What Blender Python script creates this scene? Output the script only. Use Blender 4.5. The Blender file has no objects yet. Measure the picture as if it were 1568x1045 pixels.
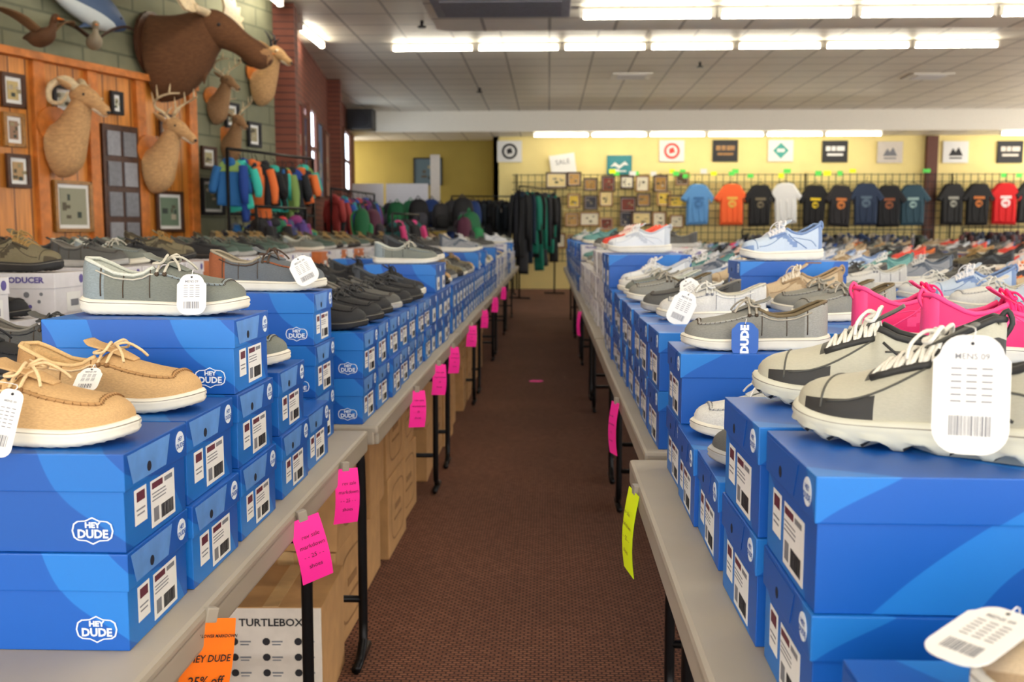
import bpy, bmesh, math, random
from mathutils import Vector, Matrix
random.seed(11)
rad=math.radians
scene=bpy.context.scene
COL=scene.collection
# ------------------------------------------------------------ materials
def lin(c):
    c=c/255.0
    return c/12.92 if c<=0.04045 else ((c+0.055)/1.055)**2.4
def rgb(t): return (lin(t[0]),lin(t[1]),lin(t[2]),1)
MATS={}
def newmat(name):
    m=bpy.data.materials.new(name); m.use_nodes=True
    nt=m.node_tree; b=nt.nodes['Principled BSDF']; MATS[name]=m
    return m,nt,b
def mat(name,col,rough=.6,noise=.06,scale=30,bump=0.0,metal=0,emit=0,stretch=None):
    if name in MATS: return name
    m,nt,b=newmat(name)
    c=rgb(col)
    tc=nt.nodes.new('ShaderNodeTexCoord'); n=nt.nodes.new('ShaderNodeTexNoise')
    n.inputs['Scale'].default_value=scale; n.inputs['Detail'].default_value=3
    if stretch:
        mp=nt.nodes.new('ShaderNodeMapping'); mp.inputs['Scale'].default_value=stretch
        nt.links.new(tc.outputs['Object'],mp.inputs[0]); nt.links.new(mp.outputs[0],n.inputs['Vector'])
    else: nt.links.new(tc.outputs['Object'],n.inputs['Vector'])
    r=nt.nodes.new('ShaderNodeValToRGB')
    r.color_ramp.elements[0].position=.3; r.color_ramp.elements[1].position=.7
    r.color_ramp.elements[0].color=tuple(min(1,x*(1-noise*2)) for x in c[:3])+(1,)
    r.color_ramp.elements[1].color=tuple(min(1,x*(1+noise*2)) for x in c[:3])+(1,)
    nt.links.new(n.outputs['Fac'],r.inputs['Fac']); nt.links.new(r.outputs['Color'],b.inputs['Base Color'])
    b.inputs['Roughness'].default_value=rough; b.inputs['Metallic'].default_value=metal
    if bump>0:
        bp=nt.nodes.new('ShaderNodeBump'); bp.inputs['Strength'].default_value=bump; bp.inputs['Distance'].default_value=.001
        nt.links.new(n.outputs['Fac'],bp.inputs['Height']); nt.links.new(bp.outputs['Normal'],b.inputs['Normal'])
    if emit>0:
        b.inputs['Emission Color'].default_value=c; b.inputs['Emission Strength'].default_value=emit
    return name
def brickmat(name,c1,c2,cm,bw,rh,ms,off=.5,plane='xz',rough=.7,bump=.3,streak=0):
    m,nt,b=newmat(name)
    tc=nt.nodes.new('ShaderNodeTexCoord'); se=nt.nodes.new('ShaderNodeSeparateXYZ'); co=nt.nodes.new('ShaderNodeCombineXYZ')
    nt.links.new(tc.outputs['Object'],se.inputs[0]); nt.links.new(se.outputs['X'],co.inputs[0])
    nt.links.new(se.outputs['Z' if plane=='xz' else 'Y'],co.inputs[1])
    br=nt.nodes.new('ShaderNodeTexBrick'); br.offset=off; br.squash=1
    nt.links.new(co.outputs[0],br.inputs['Vector'])
    br.inputs['Color1'].default_value=rgb(c1); br.inputs['Color2'].default_value=rgb(c2); br.inputs['Mortar'].default_value=rgb(cm)
    br.inputs['Scale'].default_value=1; br.inputs['Brick Width'].default_value=bw; br.inputs['Row Height'].default_value=rh
    br.inputs['Mortar Size'].default_value=ms; br.inputs['Bias'].default_value=0
    n=nt.nodes.new('ShaderNodeTexNoise'); n.inputs['Scale'].default_value=6; n.inputs['Detail'].default_value=6
    mp=nt.nodes.new('ShaderNodeMapping'); mp.inputs['Scale'].default_value=(1,1,1) if not streak else (6,6,.4)
    nt.links.new(tc.outputs['Object'],mp.inputs[0]); nt.links.new(mp.outputs[0],n.inputs['Vector'])
    mx=nt.nodes.new('ShaderNodeMix'); mx.data_type='RGBA'; mx.blend_type='MULTIPLY'; mx.inputs['Factor'].default_value=.6 if plane=='xz' else .15
    r=nt.nodes.new('ShaderNodeValToRGB'); r.color_ramp.elements[0].color=(.5,.45,.4,1) if streak else (.8,.8,.8,1)
    r.color_ramp.elements[0].position=.35; r.color_ramp.elements[1].position=.6
    nt.links.new(n.outputs['Fac'],r.inputs['Fac'])
    nt.links.new(br.outputs['Color'],mx.inputs['A']); nt.links.new(r.outputs['Color'],mx.inputs['B'])
    nt.links.new(mx.outputs['Result'],b.inputs['Base Color'])
    b.inputs['Roughness'].default_value=rough
    bp=nt.nodes.new('ShaderNodeBump'); bp.inputs['Strength'].default_value=bump; bp.inputs['Distance'].default_value=.008; bp.invert=True
    nt.links.new(br.outputs['Fac'],bp.inputs['Height']); nt.links.new(bp.outputs['Normal'],b.inputs['Normal'])
    return name
def bluemat(name,c1,c2):
    m,nt,b=newmat(name)
    tc=nt.nodes.new('ShaderNodeTexCoord'); w=nt.nodes.new('ShaderNodeTexWave'); w.bands_direction='DIAGONAL'
    w.inputs['Scale'].default_value=2.3; w.inputs['Distortion'].default_value=3.6; w.inputs['Detail'].default_value=0
    w.inputs['Detail Scale'].default_value=1.8
    nt.links.new(tc.outputs['Object'],w.inputs['Vector'])
    r=nt.nodes.new('ShaderNodeValToRGB'); r.color_ramp.elements[0].color=rgb(c1); r.color_ramp.elements[1].color=rgb(c2)
    r.color_ramp.elements[0].position=.68; r.color_ramp.elements[1].position=.70
    nt.links.new(w.outputs['Fac'],r.inputs['Fac']); nt.links.new(r.outputs['Color'],b.inputs['Base Color'])
    b.inputs['Roughness'].default_value=.45
    return name
bluemat('box_blue',(0,84,176),(22,114,200))
bluemat('box_blue_dark',(0,78,164),(14,104,188))
mat('box_flap',(90,142,210),.45); mat('white_paper',(232,232,230),.6,.01); mat('ink',(28,28,34),.6)
mat('gray_ink',(120,122,130),.6); mat('maroon_ink',(90,30,50),.6); mat('logo_white',(226,236,246),.5,.01)
mat('hole',(8,14,40),.9); mat('box_white',(218,216,220),.5,.02); mat('purple_ink',(92,82,150),.6)
mat('box_gray',(140,142,150),.5); mat('box_black',(34,34,38),.5); mat('box_orange',(190,104,50),.5)
mat('cardboard',(180,138,90),.8,.06,14,.1); mat('cardboard_dark',(140,102,62),.8); mat('tape',(190,156,110),.3)
mat('carton_white',(214,206,196),.6,.02)
mat('table_plastic',(166,158,144),.5,.02,6,.05); mat('metal_black',(22,22,25),.35,.02,20,0,.6)
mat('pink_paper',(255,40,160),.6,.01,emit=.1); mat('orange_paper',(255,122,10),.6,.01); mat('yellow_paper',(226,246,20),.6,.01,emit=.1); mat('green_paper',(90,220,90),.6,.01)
mat('tube_light',(255,246,226),.4,0,emit=28); mat('fixture_white',(236,232,220),.4,.01)
mat('wall_yellow',(242,224,154),.8,.02,2); mat('wall_yellow_shaded',(164,144,66),.8,.03,2); mat('wall_cream',(230,222,196),.8,.02,2)  # back left wall: yellow darkened in the colour for its weaker light
mat('window_day',(225,240,255),.5,0,emit=4); mat('wood_dark',(70,40,22),.5,.15,20); mat('wood_gold',(150,105,45),.4,.15,30)
mat('wood_orange',(196,116,48),.5,.12,12); mat('brown_paint',(98,56,42),.6,.05); mat('black_cloth',(24,24,28),.85,.1,60,.2)
brickmat('brick_green',(122,124,100),(132,132,106),(100,102,82),.4,.2,.012)
brickmat('brick_brown',(112,56,42),(124,66,48),(76,40,32),.22,.075,.008)
brickmat('panel_wood',(222,146,62),(204,130,52),(84,42,16),.16,9,.006,0,streak=1,rough=.4)
brickmat('ceiling_tile',(236,230,214),(230,224,208),(168,162,148),.61,.61,.016,0,'xy',.5,.4)
m,nt,b=newmat('carpet')
tc=nt.nodes.new('ShaderNodeTexCoord')
br=nt.nodes.new('ShaderNodeTexBrick'); br.offset=.5; br.inputs['Scale'].default_value=1
br.inputs['Brick Width'].default_value=.024; br.inputs['Row Height'].default_value=.014; br.inputs['Mortar Size'].default_value=.0028
br.inputs['Color1'].default_value=rgb((156,106,80)); br.inputs['Color2'].default_value=rgb((132,84,62)); br.inputs['Mortar'].default_value=rgb((66,40,32))
nt.links.new(tc.outputs['Object'],br.inputs['Vector'])
n=nt.nodes.new('ShaderNodeTexNoise'); n.inputs['Scale'].default_value=1.3; n.inputs['Detail'].default_value=5; nt.links.new(tc.outputs['Object'],n.inputs['Vector'])
r=nt.nodes.new('ShaderNodeValToRGB'); r.color_ramp.elements[0].color=(.75,.73,.71,1); r.color_ramp.elements[0].position=.35; r.color_ramp.elements[1].position=.65
nt.links.new(n.outputs['Fac'],r.inputs['Fac'])
mx=nt.nodes.new('ShaderNodeMix'); mx.data_type='RGBA'; mx.blend_type='MULTIPLY'; mx.inputs['Factor'].default_value=.7
nt.links.new(br.outputs['Color'],mx.inputs['A']); nt.links.new(r.outputs['Color'],mx.inputs['B']); nt.links.new(mx.outputs['Result'],b.inputs['Base Color'])
b.inputs['Roughness'].default_value=.95
bp=nt.nodes.new('ShaderNodeBump'); bp.inputs['Strength'].default_value=.5; bp.inputs['Distance'].default_value=.003; bp.invert=True
nt.links.new(br.outputs['Fac'],bp.inputs['Height']); nt.links.new(bp.outputs['Normal'],b.inputs['Normal'])

def colmat(col,rough=.8):
    """woven canvas (rough) or smooth synthetic (rough<.7)"""
    nm='fabric_%d_%d_%d'%col+('_smooth' if rough<.7 else '')
    if nm in MATS: return nm
    m,nt,b=newmat(nm); c=rgb(col); k=.055 if rough>=.7 else .02
    tc=nt.nodes.new('ShaderNodeTexCoord'); n=nt.nodes.new('ShaderNodeTexNoise'); n.inputs['Scale'].default_value=900; n.inputs['Detail'].default_value=1
    mp=nt.nodes.new('ShaderNodeMapping'); mp.inputs['Scale'].default_value=(.22,1,1)
    nt.links.new(tc.outputs['Object'],mp.inputs[0]); nt.links.new(mp.outputs[0],n.inputs['Vector'])
    r=nt.nodes.new('ShaderNodeValToRGB'); r.color_ramp.elements[0].position=.35; r.color_ramp.elements[1].position=.65
    r.color_ramp.elements[0].color=tuple(x*(1-k*1.8) for x in c[:3])+(1,); r.color_ramp.elements[1].color=tuple(min(1,x*(1+k*1.8)) for x in c[:3])+(1,)
    nt.links.new(n.outputs['Fac'],r.inputs['Fac']); nt.links.new(r.outputs['Color'],b.inputs['Base Color'])
    bp=nt.nodes.new('ShaderNodeBump'); bp.inputs['Strength'].default_value=.15 if rough>=.7 else .05; bp.inputs['Distance'].default_value=.0005
    nt.links.new(n.outputs['Fac'],bp.inputs['Height']); nt.links.new(bp.outputs['Normal'],b.inputs['Normal'])
    b.inputs['Roughness'].default_value=rough
    return nm
F=colmat
# ------------------------------------------------------------ mesh builder
class MB:
    def __init__(s): s.v=[];s.f=[];s.m=[];s.s=[]
    def add(s,vs,fs,mt,sm=False):
        o=len(s.v); s.v.extend([tuple(v) for v in vs])
        for k,f in enumerate(fs):
            s.f.append(tuple(i+o for i in f)); s.m.append(mt if isinstance(mt,str) else mt[k]); s.s.append(sm)
        return s
    def merge(s,o,M=None,remap=None):
        k=len(s.v)
        s.v.extend([tuple(M@Vector(v)) for v in o.v] if M is not None else o.v)
        s.f.extend([tuple(i+k for i in f) for f in o.f]); s.s.extend(o.s)
        s.m.extend([remap.get(x,x) for x in o.m] if remap else o.m); return s
    def box(s,c,sz,mt,bev=0,M=None):
        bm=bmesh.new(); bmesh.ops.create_cube(bm,size=1)
        bmesh.ops.scale(bm,vec=sz,verts=bm.verts)
        if bev>0: bmesh.ops.bevel(bm,geom=list(bm.edges),offset=bev,segments=2,affect='EDGES',profile=.6)
        T=Matrix.Translation(c)
        if M is not None: T=M@T
        bm.verts.index_update()
        s.add([T@v.co for v in bm.verts],[[v.index for v in f.verts] for f in bm.faces],mt); bm.free(); return s
    def tube(s,pts,r,mt,n=8,closed=False,sub=0):
        pts=[Vector(p) for p in pts]
        if sub: pts=crom(pts,sub)
        rs=r if isinstance(r,(list,tuple)) else [r]*len(pts)
        if len(rs)!=len(pts): rs=[rs[0]+(rs[-1]-rs[0])*i/(len(pts)-1) for i in range(len(pts))]
        vs=[];fs=[];prev=None
        for i,p in enumerate(pts):
            t=(pts[min(i+1,len(pts)-1)]-pts[max(i-1,0)])
            if closed: t=pts[(i+1)%len(pts)]-pts[i-1]
            t=t.normalized() if t.length>1e-9 else Vector((0,0,1))
            if prev is None:
                u=t.orthogonal().normalized()
            else:
                u=prev-t*prev.dot(t); u=u.normalized() if u.length>1e-6 else t.orthogonal().normalized()
            prev=u; w=t.cross(u)
            for k in range(n):
                a=2*math.pi*k/n; vs.append(p+(u*math.cos(a)+w*math.sin(a))*rs[i])
        L=len(pts)
        for i in range(L if closed else L-1):
            for k in range(n):
                j=(i+1)%L; fs.append((i*n+k,i*n+(k+1)%n,j*n+(k+1)%n,j*n+k))
        if not closed: fs.append(tuple(range(n))[::-1]); fs.append(tuple((L-1)*n+k for k in range(n)))
        return s.add(vs,fs,mt,True)
    def loft(s,pts,rr,mt,n=16,sub=4,side=(0,1,0),sq=1.0):
        P=[Vector(p) for p in pts]; Q=[Vector((a,b,0)) for a,b in rr]
        P=crom(P,sub); Q=crom(Q,sub); vs=[];fs=[]
        sd=Vector(side)
        for i,p in enumerate(P):
            t=(P[min(i+1,len(P)-1)]-P[max(i-1,0)]).normalized()
            l=(sd-t*sd.dot(t)).normalized(); up=t.cross(l)
            for k in range(n):
                a=2*math.pi*k/n; ca,sa=math.cos(a),math.sin(a)
                ca=math.copysign(abs(ca)**sq,ca); sa=math.copysign(abs(sa)**sq,sa)
                vs.append(p+l*ca*max(.0005,Q[i].x)+up*sa*max(.0005,Q[i].y))
        L=len(P)
        for i in range(L-1):
            for k in range(n): fs.append((i*n+k,i*n+(k+1)%n,(i+1)*n+(k+1)%n,(i+1)*n+k))
        fs.append(tuple(range(n))[::-1]); fs.append(tuple((L-1)*n+k for k in range(n)))
        return s.add(vs,fs,mt,True)
    def ball(s,c,r,mt,n=12,M=None):
        c=Vector(c); r=Vector(r) if not isinstance(r,(int,float)) else Vector((r,r,r)); vs=[];fs=[]
        h=n//2+1
        for i in range(h+1):
            th=math.pi*i/h
            for k in range(n):
                a=2*math.pi*k/n; d=Vector((r.x*math.sin(th)*math.cos(a),r.y*math.sin(th)*math.sin(a),r.z*math.cos(th)))
                vs.append(c+(M@d if M is not None else d))
        for i in range(h):
            for k in range(n): fs.append((i*n+k,(i+1)*n+k,(i+1)*n+(k+1)%n,i*n+(k+1)%n))
        return s.add(vs,fs,mt,True)
    def prism(s,out,z0,z1,mt,M=None,top=None):
        n=len(out); vs=[Vector((x,y,z0)) for x,y in out]+[Vector((x,y,z1)) for x,y in out]
        if M is not None: vs=[M@v for v in vs]
        fs=[tuple(range(n))[::-1],tuple(range(n,2*n))]+[(i,(i+1)%n,n+(i+1)%n,n+i) for i in range(n)]
        return s.add(vs,fs,[mt,top or mt]+[mt]*n)
    def mesh(s,name):
        me=bpy.data.meshes.new(name); me.from_pydata(s.v,[],s.f)
        names=sorted(set(s.m)); idx={k:i for i,k in enumerate(names)}
        for k in names: me.materials.append(MATS[k])
        me.polygons.foreach_set('material_index',[idx[k] for k in s.m])
        me.polygons.foreach_set('use_smooth',s.s); me.update(); return me
def crom(P,sub):
    out=[]; n=len(P)
    for i in range(n-1):
        p0=P[max(i-1,0)];p1=P[i];p2=P[i+1];p3=P[min(i+2,n-1)]
        for k in range(sub):
            t=k/sub
            out.append(.5*((2*p1)+(p2-p0)*t+(2*p0-5*p1+4*p2-p3)*t*t+(3*p1-p0-3*p2+p3)*t**3))
    out.append(P[-1]); return out
def inst(me,name,loc=(0,0,0),rz=0,parent=None,rot=None,sc=None):
    o=bpy.data.objects.new(name,me); o.location=loc
    o.rotation_euler=rot if rot else (0,0,rz)
    if sc: o.scale=(sc,sc,sc) if isinstance(sc,(int,float)) else sc
    COL.objects.link(o)
    if parent: o.parent=parent
    return o
def obj(mb,name,loc=(0,0,0),rz=0,parent=None,rot=None,sc=None):
    return inst(mb.mesh(name),name,loc,rz,parent,rot,sc)
def empty(name,loc=(0,0,0),rz=0):
    o=bpy.data.objects.new(name,None); o.location=loc; o.rotation_euler=(0,0,rz); o.empty_display_size=.1; COL.objects.link(o); return o
def text(s,size,mt,sx=1,bold=0):
    cu=bpy.data.curves.new('t','FONT'); cu.body=s; cu.size=size; cu.align_x='CENTER'; cu.align_y='CENTER'; cu.resolution_u=2; cu.offset=bold
    o=bpy.data.objects.new('t',cu); COL.objects.link(o)
    dg=bpy.context.evaluated_depsgraph_get(); dg.update(); me=bpy.data.meshes.new_from_object(o.evaluated_get(dg))
    mb=MB(); mb.add([(v.co.x*sx,v.co.y,0) for v in me.vertices],[tuple(p.vertices) for p in me.polygons],mt)
    bpy.data.objects.remove(o); return mb
def T(x,y,z): return Matrix.Translation((x,y,z))
def RX(a): return Matrix.Rotation(rad(a),4,'X')
def RY(a): return Matrix.Rotation(rad(a),4,'Y')
def RZ(a): return Matrix.Rotation(rad(a),4,'Z')
def SC(k): return Matrix.Scale(k,4)
def circ(r,n=20,cx=0,cy=0): return [(cx+r*math.cos(2*math.pi*k/n),cy+r*math.sin(2*math.pi*k/n)) for k in range(n)]
FRONT=RX(90); END=RZ(90)@RX(90)
# ------------------------------------------------------------ shoe boxes
def barcode(mb,M,x,y,w,h,mt='ink',seed=1):
    rn=random.Random(seed); cx=x-w/2
    while cx<x+w/2-.001:
        bw=rn.choice([.0006,.001,.0016]); mb.prism([(cx,y-h/2),(cx+bw,y-h/2),(cx+bw,y+h/2),(cx,y+h/2)],0,.0002,mt,M); cx+=bw+rn.choice([.0008,.0012])
def rect(mb,M,x,y,w,h,mt,z=.0004): mb.prism([(x-w/2,y-h/2),(x+w/2,y-h/2),(x+w/2,y+h/2),(x-w/2,y+h/2)],0,z,mt,M)
def badge():
    g=MB()
    hexo=[(-.036,0),(-.033,.012),(-.026,.017),(-.012,.018),(0,.024),(.012,.018),(.026,.017),(.033,.012),(.036,0),(.033,-.012),(.026,-.017),(.012,-.018),(0,-.024),(-.012,-.018),(-.026,-.017),(-.033,-.012)]
    inn=[(x*.93,y*.90) for x,y in hexo]; n=len(hexo)
    g.add([(x,y,.0006) for x,y in hexo]+[(x,y,.0006) for x,y in inn],[(i,(i+1)%n,n+(i+1)%n,n+i) for i in range(n)],'logo_white')
    g.merge(text('HEY',.013,'logo_white',1.1,.0006),T(0,.0095,.0006)); g.merge(text('DUDE',.020,'logo_white',.98,.0007),T(0,-.006,.0006)); return g
BADGE=badge()
def shoebox(L,W,H,detail=True,blue='box_blue',seed=3,slot=False):
    b=MB(); lid=.046
    b.box((0,0,(H-.004)/2),(L-.006,W-.006,H-.004),blue,.0012)
    b.box((0,0,H-lid/2),(L,W,lid),blue,.0015)
    E=T(L/2-.003+.0004,0,0)@END; EL=T(L/2+.0003,0,0)@END
    s=H/.12; w=W/.2
    if detail:
        rect(b,E,.018*w,.037*s,.078*w,.060*s,'white_paper')
        rect(b,E,-.052*w,.046*s,.036*w,.044*s,'white_paper')
        E2=T(L/2-.003+.0010,0,0)@END
        rect(b,E2,.000*w,.060*s,.034*w,.008,'maroon_ink',.0002); rect(b,E2,.036*w,.060*s,.026*w,.006,'gray_ink',.0002)
        for k in range(3): rect(b,E2,.004*w+.002*(k%2),(.050-.0045*k)*s,.044*w,.0015,'gray_ink',.0002)
        rect(b,E2,-.052*w,.058*s,.024*w,.012*s,'maroon_ink',.0002); rect(b,E2,-.053*w,.042*s,.026*w,.002,'gray_ink',.0002); rect(b,E2,-.053*w,.036*s,.022*w,.002,'gray_ink',.0002)
        barcode(b,E2,.030*w,.021*s,.040*w,.018*s,seed=seed); rect(b,E2,-.006*w,.022*s,.016*w,.018*s,'gray_ink',.0002)
        b.prism([(-.092*w,H-.004),(.04*w,H-.004),(.024*w,H-.041),(-.078*w,H-.041)],0,.0006,'box_flap' if not slot else blue,EL)
        b.prism(circ(.0145,20,.074*w,H-.022),0,.0007,'logo_white',EL)
        b.merge(text('HEY',.008,blue,1.1,.0003),T(L/2+.0012,0,0)@END@T(.074*w,H-.018,0)); b.merge(text('DUDE',.009,blue,1.1,.0003),T(L/2+.0012,0,0)@END@T(.074*w,H-.027,0))
        b.prism(circ(.0065,14,-.03*w,H-.030),0,.0009,'hole',EL)
        b.merge(BADGE,T(L/2-.042,-W/2+.003-.0008,.027)@FRONT@SC(.70))
        if slot: rect(b,T(0,W/2+.0006,0)@RZ(180)@FRONT,.06,H-.004,.05,.004,'cardboard_dark')
    else:
        rect(b,E,.02*w,.034*s,.09*w,.055*s,'white_paper',.0008); rect(b,T(L/2-.003+.0014,0,0)@END,.025*w,.03*s,.05*w,.02*s,'gray_ink',.0004)
        b.prism(circ(.014,10,.07*w,H-.022),0,.0008,'logo_white' if blue!='box_white' else 'purple_ink',EL)
    return b
BW=(.31,.20,.12); BM=(.34,.22,.135)
boxW=shoebox(*BW).mesh('shoe_box_mesh'); boxM=shoebox(*BM,slot=True).mesh('shoe_box_large_mesh')
boxW2=shoebox(*BW,blue='box_blue_dark',seed=8).mesh('shoe_box_mesh_b')
lowW=shoebox(*BW,detail=False).mesh('shoe_box_far'); lowM=shoebox(*BM,detail=False).mesh('shoe_box_far_large')
def whitebox():
    b=shoebox(.32,.2,.125,False,'box_white')
    rn=random.Random(9)
    for M in (T(0,-.1006,0)@FRONT,T(0,.1006,0)@RZ(180)@FRONT):
        b.merge(text('PROVEN  PRODUCER',.024,'purple_ink',1.1,.001),M@T(0,.104,.0008))
        for k in range(16): b.prism(circ(rn.uniform(.005,.010),7,rn.uniform(-.13,.13),rn.uniform(.015,.065)),0,.0006,rn.choice(['purple_ink','pink_paper','green_paper','gray_ink']),T(0,.0028*(1 if M[1][3]<0 else -1),0)@M)
    return b
lowWhite=whitebox().mesh('shoe_box_white'); lowGray=shoebox(.32,.2,.12,False,'box_gray').mesh('shoe_box_gray')
lowOr=shoebox(.32,.2,.12,False,'box_orange').mesh('shoe_box_orange'); lowBk=shoebox(.32,.2,.12,False,'box_black').mesh('shoe_box_black')
# ------------------------------------------------------------ shoes
def itp(tab,t):
    n=len(tab)
    if t<=tab[0][0]: return tab[0][1]
    for i in range(n-1):
        if t<=tab[i+1][0]:
            x0,y0=tab[i];x1,y1=tab[i+1];h=x1-x0
            def sl(k):
                if k<=0 or k>=n-1: 
                    a,b=(0,1) if k<=0 else (n-2,n-1); return (tab[b][1]-tab[a][1])/(tab[b][0]-tab[a][0])
                s1=(tab[k][1]-tab[k-1][1])/(tab[k][0]-tab[k-1][0]); s2=(tab[k+1][1]-tab[k][1])/(tab[k+1][0]-tab[k][0])
                return 0 if s1*s2<=0 else 2*s1*s2/(s1+s2)
            m0,m1=sl(i),sl(i+1); u=(t-x0)/h
            return y0*(2*u**3-3*u*u+1)+m0*h*(u**3-2*u*u+u)+y1*(-2*u**3+3*u*u)+m1*h*(u**3-u*u)
    return tab[-1][1]
WT=[(0,.0),(.012,.30),(.04,.53),(.1,.68),(.22,.73),(.38,.74),(.52,.84),(.68,.99),(.78,1.0),(.87,.90),(.93,.72),(.975,.44),(1,0)]
HL=[(0,.060),(.04,.068),(.12,.062),(.26,.046),(.38,.044),(.47,.056),(.53,.062),(.62,.054),(.75,.045),(.86,.038),(.93,.030),(.98,.017),(1,.004)]
HS=[(0,.072),(.05,.084),(.15,.072),(.3,.056),(.42,.064),(.5,.076),(.6,.068),(.75,.050),(.86,.040),(.93,.031),(.98,.017),(1,.004)]
mat('stitch_dark',(70,56,42),.7); mat('sole_line',(140,134,122),.7)
def shoe(kind,up,sole,acc,inner,lace,L=.285,W=.049,acc2=None,lugs=False,stitch='stitch_dark'):
    b=MB(); HT=HL if kind=='loafer' else HS
    sh=(lambda t:.027-.006*t) if kind=='loafer' else ((lambda t:.040-.014*t) if lugs else (lambda t:.036-.010*t))
    spr=lambda t:(.010 if kind=='loafer' else .014)*max(0,(t-.72)/.28)**2+.004*max(0,(.1-t)/.1)
    yc=lambda t:.010*max(0,t-.45)
    K=44; cont=[]
    for k in range(K): cont.append((.5-.5*math.cos(math.pi*k/K),1))
    for k in range(K): cont.append((.5+.5*math.cos(math.pi*k/K),-1))
    lev=[(0,.90),(.10,.98),(.35,1.045),(.5,1.02),(.62,1.05),(.85,1.035),(1,.98),(1.0,.90)]
    vs=[];N=len(cont)
    for li,(zf,sc) in enumerate(lev):
        for k,(t,sg) in enumerate(cont):
            w=max(0,itp(WT,t))*W*sc; x=(t-.5)*L*(1+(sc-1)*.35)
            z=zf*sh(t)+spr(t)
            if li in(1,2):
                amp=.0012 if not lugs else .0025
                w+=amp*(1 if (k//(1 if not lugs else 2))%2 else -1)
            if lugs and li<=1 and (k//2)%2: z+=.008*(1-li*.3)
            if not lugs and li==0 and k%2: z+=.002
            vs.append((x,yc(t)+sg*w,z))
    fs=[]
    for li in range(len(lev)-1):
        for k in range(N): fs.append((li*N+k,li*N+(k+1)%N,(li+1)*N+(k+1)%N,(li+1)*N+k))
    fs.append(tuple(range(N))[::-1]); fs.append(tuple((len(lev)-1)*N+k for k in range(N)))
    ms=[]
    for f in range(len(fs)): ms.append(acc if (lugs and f<N and (f//2)%2) else sole)
    b.add(vs,fs,ms,True)
    b.tube([(( t-.5)*L*1.012,yc(t)+sg*max(0,itp(WT,t))*W*1.028,.80*sh(t)+spr(t)) for t,sg in cont],.0009,'sole_line',4,closed=True)
    ts=[.01,.022,.04,.06,.09,.13,.18,.24,.3,.36,.42,.46,.49,.51,.54,.58,.62,.67,.72,.77,.82,.86,.9,.93,.955,.975,.99]
    M=30; jc=10
    def X(t): return (t-.5)*L*.975
    def arch(t,a,off=0):
        w=max(0,itp(WT,t))*W*.95; H=itp(HT,t)
        ca=math.cos(a); y=math.copysign(abs(ca)**.85,ca)*w; 
        return Vector((X(t),yc(t)+y*(1+off/.05),sh(t)+spr(t)-.003+(H+off)*max(0,math.sin(a))**.8))
    def wallp(t,k,sg,off=0):
        w=max(0,itp(WT,t))*W*.95; return Vector((X(t),yc(t)+sg*(w*(1+.04*math.sin(k*3.14)-.20*k*k)+off),sh(t)+spr(t)-.003+itp(HT,t)*k**.9))
    vs=[];op=[.05<t<.5 for t in ts]
    for i,t in enumerate(ts):
        w=max(0,itp(WT,t))*W*.95; H=itp(HT,t); zb=sh(t)+spr(t)-.003
        for j in range(M+1):
            if not op[i]: vs.append(arch(t,math.pi*j/M)); continue
            jj=min(j,M-j); sg=1 if j<=M/2 else -1
            if jj<=jc: vs.append(wallp(t,jj/jc,sg))
            else:
                q=(j-jc)/(M-2*jc); c=math.cos(math.pi*q)
                vs.append((X(t),yc(t)+w*.74*math.copysign(abs(c)**.5,c),zb+.008+(H-.008)*abs(c)**5))
    fs=[];ms=[]
    for i in range(len(ts)-1):
        for j in range(M):
            fs.append((i*(M+1)+j,(i+1)*(M+1)+j,(i+1)*(M+1)+j+1,i*(M+1)+j+1))
            t=ts[i]; jj=min(j,M-1-j)
            if (op[i] or op[i+1]) and jj>=jc: ms.append(inner)
            elif kind=='loafer': ms.append(acc if (t<.16) else up)
            elif lugs: ms.append(acc if ((.66<t<.93 and jj<4) or (t<.1 and jj<7)) else (acc2 if (acc2 and .5<=t<.72 and jj>=8) else up))
            else: ms.append(acc if (t>.86 and jj<5) or t<.09 or (.3<t<.6 and abs(jj-2-(t-.3)*20)<1.6) else up)
    fs.append(tuple(range(M+1))); fs.append(tuple((len(ts)-1)*(M+1)+j for j in range(M+1))[::-1]); ms+= [acc,up]
    b.add(vs,fs,ms,True)
    ot=[i for i in range(len(ts)) if op[i]]
    pl=[Vector(vs[i*(M+1)+jc]) for i in ot][::-1]; pr=[Vector(vs[i*(M+1)+M-jc]) for i in ot]
    hp=Vector((X(.018),yc(0),sh(0)+spr(0)+itp(HT,.02)-.002))
    b.tube(pl+[hp]+pr,.0032 if kind=='loafer' else .0045,inner if kind=='loafer' else acc,8)
    tz=.014 if kind=='loafer' else .020
    pts=[];rr=[]
    for t,dz,wd in ((.66,.001,.010),(.6,.003,.016),(.54,.004,.019),(.48,.006+tz*.3,.021),(.43,tz,.021),(.40,tz+.006,.016)):
        pts.append(Vector((X(t),yc(t),sh(t)+itp(HT,max(t,.5))+dz-.003))); rr.append((wd,.0028))
    b.loft(pts,rr,up if kind=='loafer' else (acc2 or up),12,3)
    if kind=='loafer':
        a0=rad(46); path=[arch(t,a0,.001) for t in (.52,.58,.65,.72,.79,.85)]+[arch(.895,rad(a),.001) for a in (50,62,76,90,104,118,130)]+[arch(t,math.pi-a0,.001) for t in (.85,.79,.72,.65,.58,.52)]
        b.tube(path,.0022,acc,6,sub=3)
        sp=crom(path,4)
        for i in range(0,len(sp)-1,2):
            p=sp[i]; d=(Vector((.07,0,p.z))-p); d=d.normalized()*.0045
            b.tube([p-d+Vector((0,0,-.0012)),p+Vector((0,0,.0016)),p+d+Vector((0,0,.0008))],.0008,stitch,4)
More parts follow.
